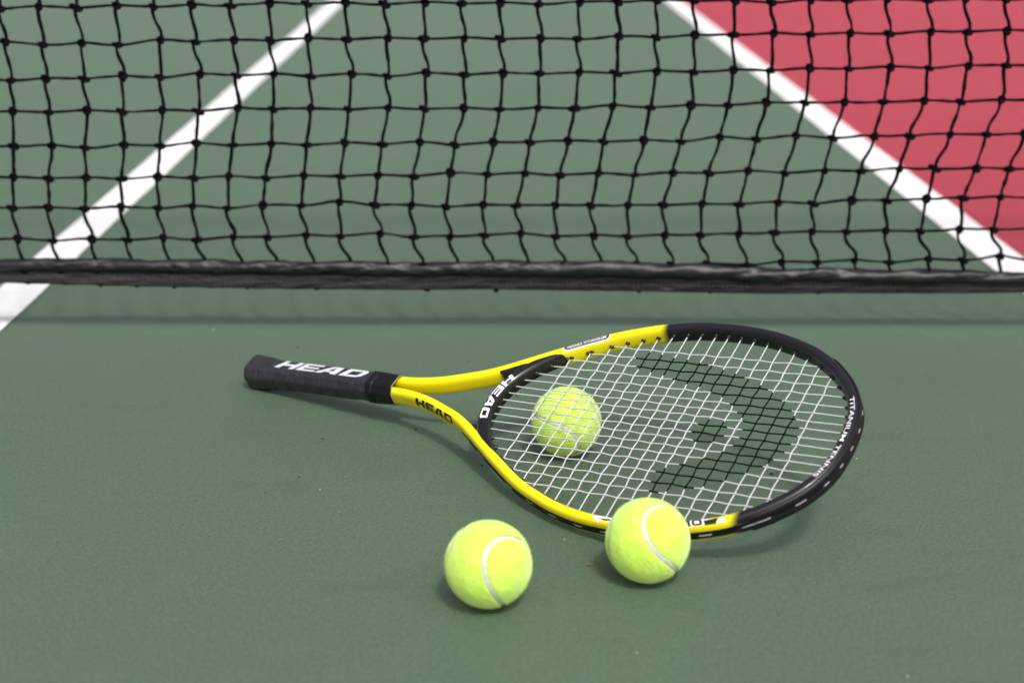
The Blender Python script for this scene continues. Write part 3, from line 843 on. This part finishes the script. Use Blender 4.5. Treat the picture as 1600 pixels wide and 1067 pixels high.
part('grip_wrap', np.array(V)*mm, grid_faces(len(gu), len(OR), False, True), M_GRIP, racket)
def ring_stack(name, spec, mat, parent, cap0=True, cap1=True):
    V = []
    for u, f in spec: V += [(u, p[0]*f, p[1]*f) for p in OR]
    m = len(OR); F = grid_faces(len(spec), m, False, True)
    if cap0: F.append(tuple(range(m))[::-1])
    if cap1: F.append(tuple((len(spec)-1)*m+k for k in range(m)))
    return part(name, np.array(V)*mm, F, mat, parent)
ring_stack('butt_cap', [(-505.5, .55), (-505, .80), (-503.8, .97), (-501.6, 1.10), (-498.8, 1.185), (-496.2, 1.21), (-495.4, 1.19), (-493, 1.08)], M_GRIP, racket)
ring_stack('collar', [(-321, .98), (-320.5, 1.035), (-318, 1.045), (-309, 1.01), (-300, .985), (-297.2, .975), (-296.6, .955), (-296.8, .915), (-302, .90), (-304, .2)], M_SATIN, racket, False, True)
ring_stack('collar_lip', [(-297.0, .958), (-296.2, .952), (-296.2, .925), (-297.0, .92)], plain('cream_edge', (.42, .38, .25), .6), racket, False, False)
ring_stack('finishing_tape', [(-330.5, .995), (-330, 1.055), (-322.5, 1.06), (-321.6, 1.0)], M_SATIN, racket, False, False)
Q, wd4 = glyphs_bold('HEAD')
def grip_map(x, y):
    u = -462.5+(-343.5+462.5)*x/wd4
    w = -2.6+y*10.4
    top = 13.8*flare(u)+.45
    e = np.clip((np.abs(w)-6.6)/3.0, 0, 1)
    return np.stack([u, w, top-e*.25+.28*vnoise(u*.06, w*.1, 33, 1)*.3], -1)*mm
decal('grip_lettering', Q, grip_map, plain('light_grey_print', (.58, .60, .64), .5, .35), racket, .52)

# ------------------------------------------------------------------ tennis balls
tS = np.linspace(0, 2*np.pi, 720, endpoint=False)
SA, SBq = .75, .25
SE = np.stack([SA*np.cos(tS)+SBq*np.cos(3*tS), SA*np.sin(tS)-SBq*np.sin(3*tS), 2*math.sqrt(SA*SBq)*np.sin(2*tS)], -1)
ST = np.roll(SE, -1, 0)-np.roll(SE, 1, 0); ST /= np.linalg.norm(ST, axis=1)[:, None]
SSide = np.cross(SE, ST)
RB_ = .0331
bm = bmesh.new(); bmesh.ops.create_icosphere(bm, subdivisions=7, radius=1.0)
bm.verts.ensure_lookup_table()
BV = np.array([v.co[:] for v in bm.verts]); BF = np.array([[v.index for v in f.verts] for f in bm.faces]); bm.free()
def seam_info(P):
    d = np.empty(len(P)); s = np.empty(len(P))
    for a in range(0, len(P), 4000):
        D = P[a:a+4000] @ SE.T
        i = D.argmax(1); d[a:a+4000] = np.arccos(np.clip(D[np.arange(len(i)), i], -1, 1)); s[a:a+4000] = ((P[a:a+4000]-SE[i])*SSide[i]).sum(1)
    return d*RB_, s
bd, bside = seam_info(BV)
HALF_SEAM = .0021
lumps = vnoise(BV[:, 0]*5+BV[:, 2]*3+40, BV[:, 1]*5-BV[:, 2]*2+40, 41, 3)
br = RB_+.00016*lumps-.0007*np.exp(-np.maximum(bd-HALF_SEAM*.8, 0)/.0007)
FC = BF.mean if False else None
fs = bside[BF].mean(1); fd = bd[BF].min(1)
panels = []
for sg in (1, -1):
    k = (fs*sg > 0) & (fd > HALF_SEAM*.75)
    idx = np.unique(BF[k]); mp = -np.ones(len(BV), int); mp[idx] = np.arange(len(idx))
    panels.append(mesh('felt_panel', BV[idx]*br[idx][:, None], mp[BF[k]], M_FELT))
sv = []
for off, dr in ((-2.4, -.0014), (-1.7, -.0008), (-.9, -.0006), (0, -.00055), (.9, -.0006), (1.7, -.0008), (2.4, -.0014)):
    p = SE+SSide*(off*.001/RB_); p /= np.linalg.norm(p, axis=1)[:, None]; sv.append(p*(RB_+dr))
seam_me = mesh('seam', np.stack(sv, 1).reshape(-1, 3), grid_faces(720, 7, True, False), M_SEAM)
# felt nap: short bent fibres standing off the panels
NF = 26000
fp = rng.normal(size=(NF, 3)); fp /= np.linalg.norm(fp, axis=1)[:, None]
d_, _s = seam_info(fp); fp = fp[d_ > HALF_SEAM*.86]
n_ = len(fp)
tg = rng.normal(size=(n_, 3)); tg -= fp*(tg*fp).sum(1)[:, None]; tg /= np.linalg.norm(tg, axis=1)[:, None]
bi_ = np.cross(fp, tg)
ln = rng.uniform(.0005, .0013, n_)*np.where(rng.random(n_) < .06, 1.6, 1); wdt = rng.uniform(.00006, .00011, n_)
base = fp*(RB_-.0003); 
p1 = base+fp*(ln*.65)[:, None]+tg*(ln*.35)[:, None]; p2 = base+fp*(ln*.95)[:, None]+tg*(ln*1.0)[:, None]
s_ = bi_*wdt[:, None]
FV = np.stack([base-s_, base+s_, p1-s_*.8, p1+s_*.8, p2], 1).reshape(-1, 3)
ii = np.arange(n_)*5
FF = [f for i in ii for f in ((i, i+1, i+3, i+2), (i+2, i+3, i+4))]
fibre_me = mesh('felt_fibres', FV, FF, M_FIBRE, False)
BALLS = [((-0.01711732, 1.03518292), (-0.018383852745073617, -0.6382192914005449, -0.7042867757580793, -0.31035190918491656),
          'tennis ball lying apart in front of the racket, nearest the camera on the left'),
         ((0.10740134, 1.07836224), (-0.7511935357912556, -0.3671263025618749, 0.15979867099399947, 0.5247770331304807),
          'tennis ball against the near rim of the racket head, hiding part of its edge'),
         ((0.05215166, 1.34024101), (-0.6663563077679174, -0.6133334977513242, -0.3872528085471069, -0.17270365921546782),
          'tennis ball trapped under the racket strings beside the black throat bridge')]
proto = None
for (x, y), q, lab in BALLS:
    b = empty('tennis_ball', (x, y, .0335))
    b.rotation_mode = 'QUATERNION'; b.rotation_quaternion = q
    tag(b, lab, 'tennis ball', 'yellow tennis balls on the court')
    if proto is None:
        for me in panels: obj('felt_panel', me, b)
        obj('seam', seam_me, b)
        fo = obj('felt_fibres', fibre_me, b); fo['kind'] = 'stuff'
        proto = b
    else:
        for ch in list(proto.children):
            c = ch.copy(); COL.objects.link(c); c.parent = b

# ------------------------------------------------------------------ grit and crumbs on the court
GB = {'d': Bag(), 't': Bag(), 'r': Bag()}
def crumb(bag, p, sx, sy, sz, rot):
    bm = bmesh.new(); bmesh.ops.create_icosphere(bm, subdivisions=1, radius=1)
    V = np.array([v.co[:] for v in bm.verts])*(1+rng.normal(size=(len(bm.verts), 1))*.22); F = [tuple(v.index for v in f.verts) for f in bm.faces]; bm.free()
    V = V*[sx, sy, sz]; c, s = math.cos(rot), math.sin(rot)
    V = np.stack([V[:, 0]*c-V[:, 1]*s, V[:, 0]*s+V[:, 1]*c, V[:, 2]], -1)+[p[0], p[1], sz*.6]
    bag.add(V, F)
for (px, py, sx, sy, sz, kind) in [(334, 516, 1.9, 1.7, 1.2, 't'), (465, 543, 2.2, 1.2, .5, 'd'), (504, 686, 3.0, 1.1, .5, 'd'), (649, 671, 2.2, 1.1, .6, 'd'), (733, 564, 1.6, 1.2, .5, 'd'),
        (1338.5, 717, 1.2, 1.1, .9, 't'), (921, 884, 3.6, 1.5, .5, 'r'), (882, 843, 1.2, 1.0, .7, 't'), (1206, 741, 2.6, 1.6, .9, 'd'), (995, 1020, 1.3, 1.1, .7, 't'),
        (468, 745, 1.7, .9, .6, 'd'), (415, 770, 2.6, .8, .4, 'r'), (500, 765, 1.3, .8, .6, 't'), (286, 820, 1.1, .8, .4, 'd'), (1106, 560, 2.4, 1.6, .6, 'd'), (1108, 630, 2.0, 1.4, .5, 'd'),
        (807, 618, 1.8, 1.4, .5, 'd'), (753, 727, 1.4, 1.0, .5, 'd'), (820, 866, 1.0, .7, .5, 'r'), (598, 690, 1.8, .8, .4, 'r'), (1418, 1057, 1.4, 1.1, .8, 't'), (530, 800, .7, .6, .5, 't')]:
    g = on_ground(px, py); crumb(GB[kind], g, sx*mm*(.6 if kind == 't' else .8), sy*mm*(.6 if kind == 't' else .8), sz*mm, rnd.uniform(-.5, .5))
for _ in range(170):
    d = rnd.uniform(.75, 5.0)**1.0; x = rnd.uniform(-.45, .45)*d
    k = rnd.choice('dddttr'); s = rnd.uniform(.2, .55)*mm
    crumb(GB[k], (x, d), s*rnd.uniform(1, 1.8), s, s*.6, rnd.uniform(0, 3.1))
for k, col, lab in (('d', (.012, .014, .012), 'dark grit scattered over the green court'), ('t', (.50, .42, .34), 'pale sand grains scattered over the green court'), ('r', (.16, .06, .03), 'tiny reddish leaf crumbs scattered over the green court')):
    o = part('grit', GB[k].verts(), GB[k].F, plain('grit_'+k, col, .8, .2), None, smooth=False)
    tag(o, lab, 'grit', None, 'stuff')
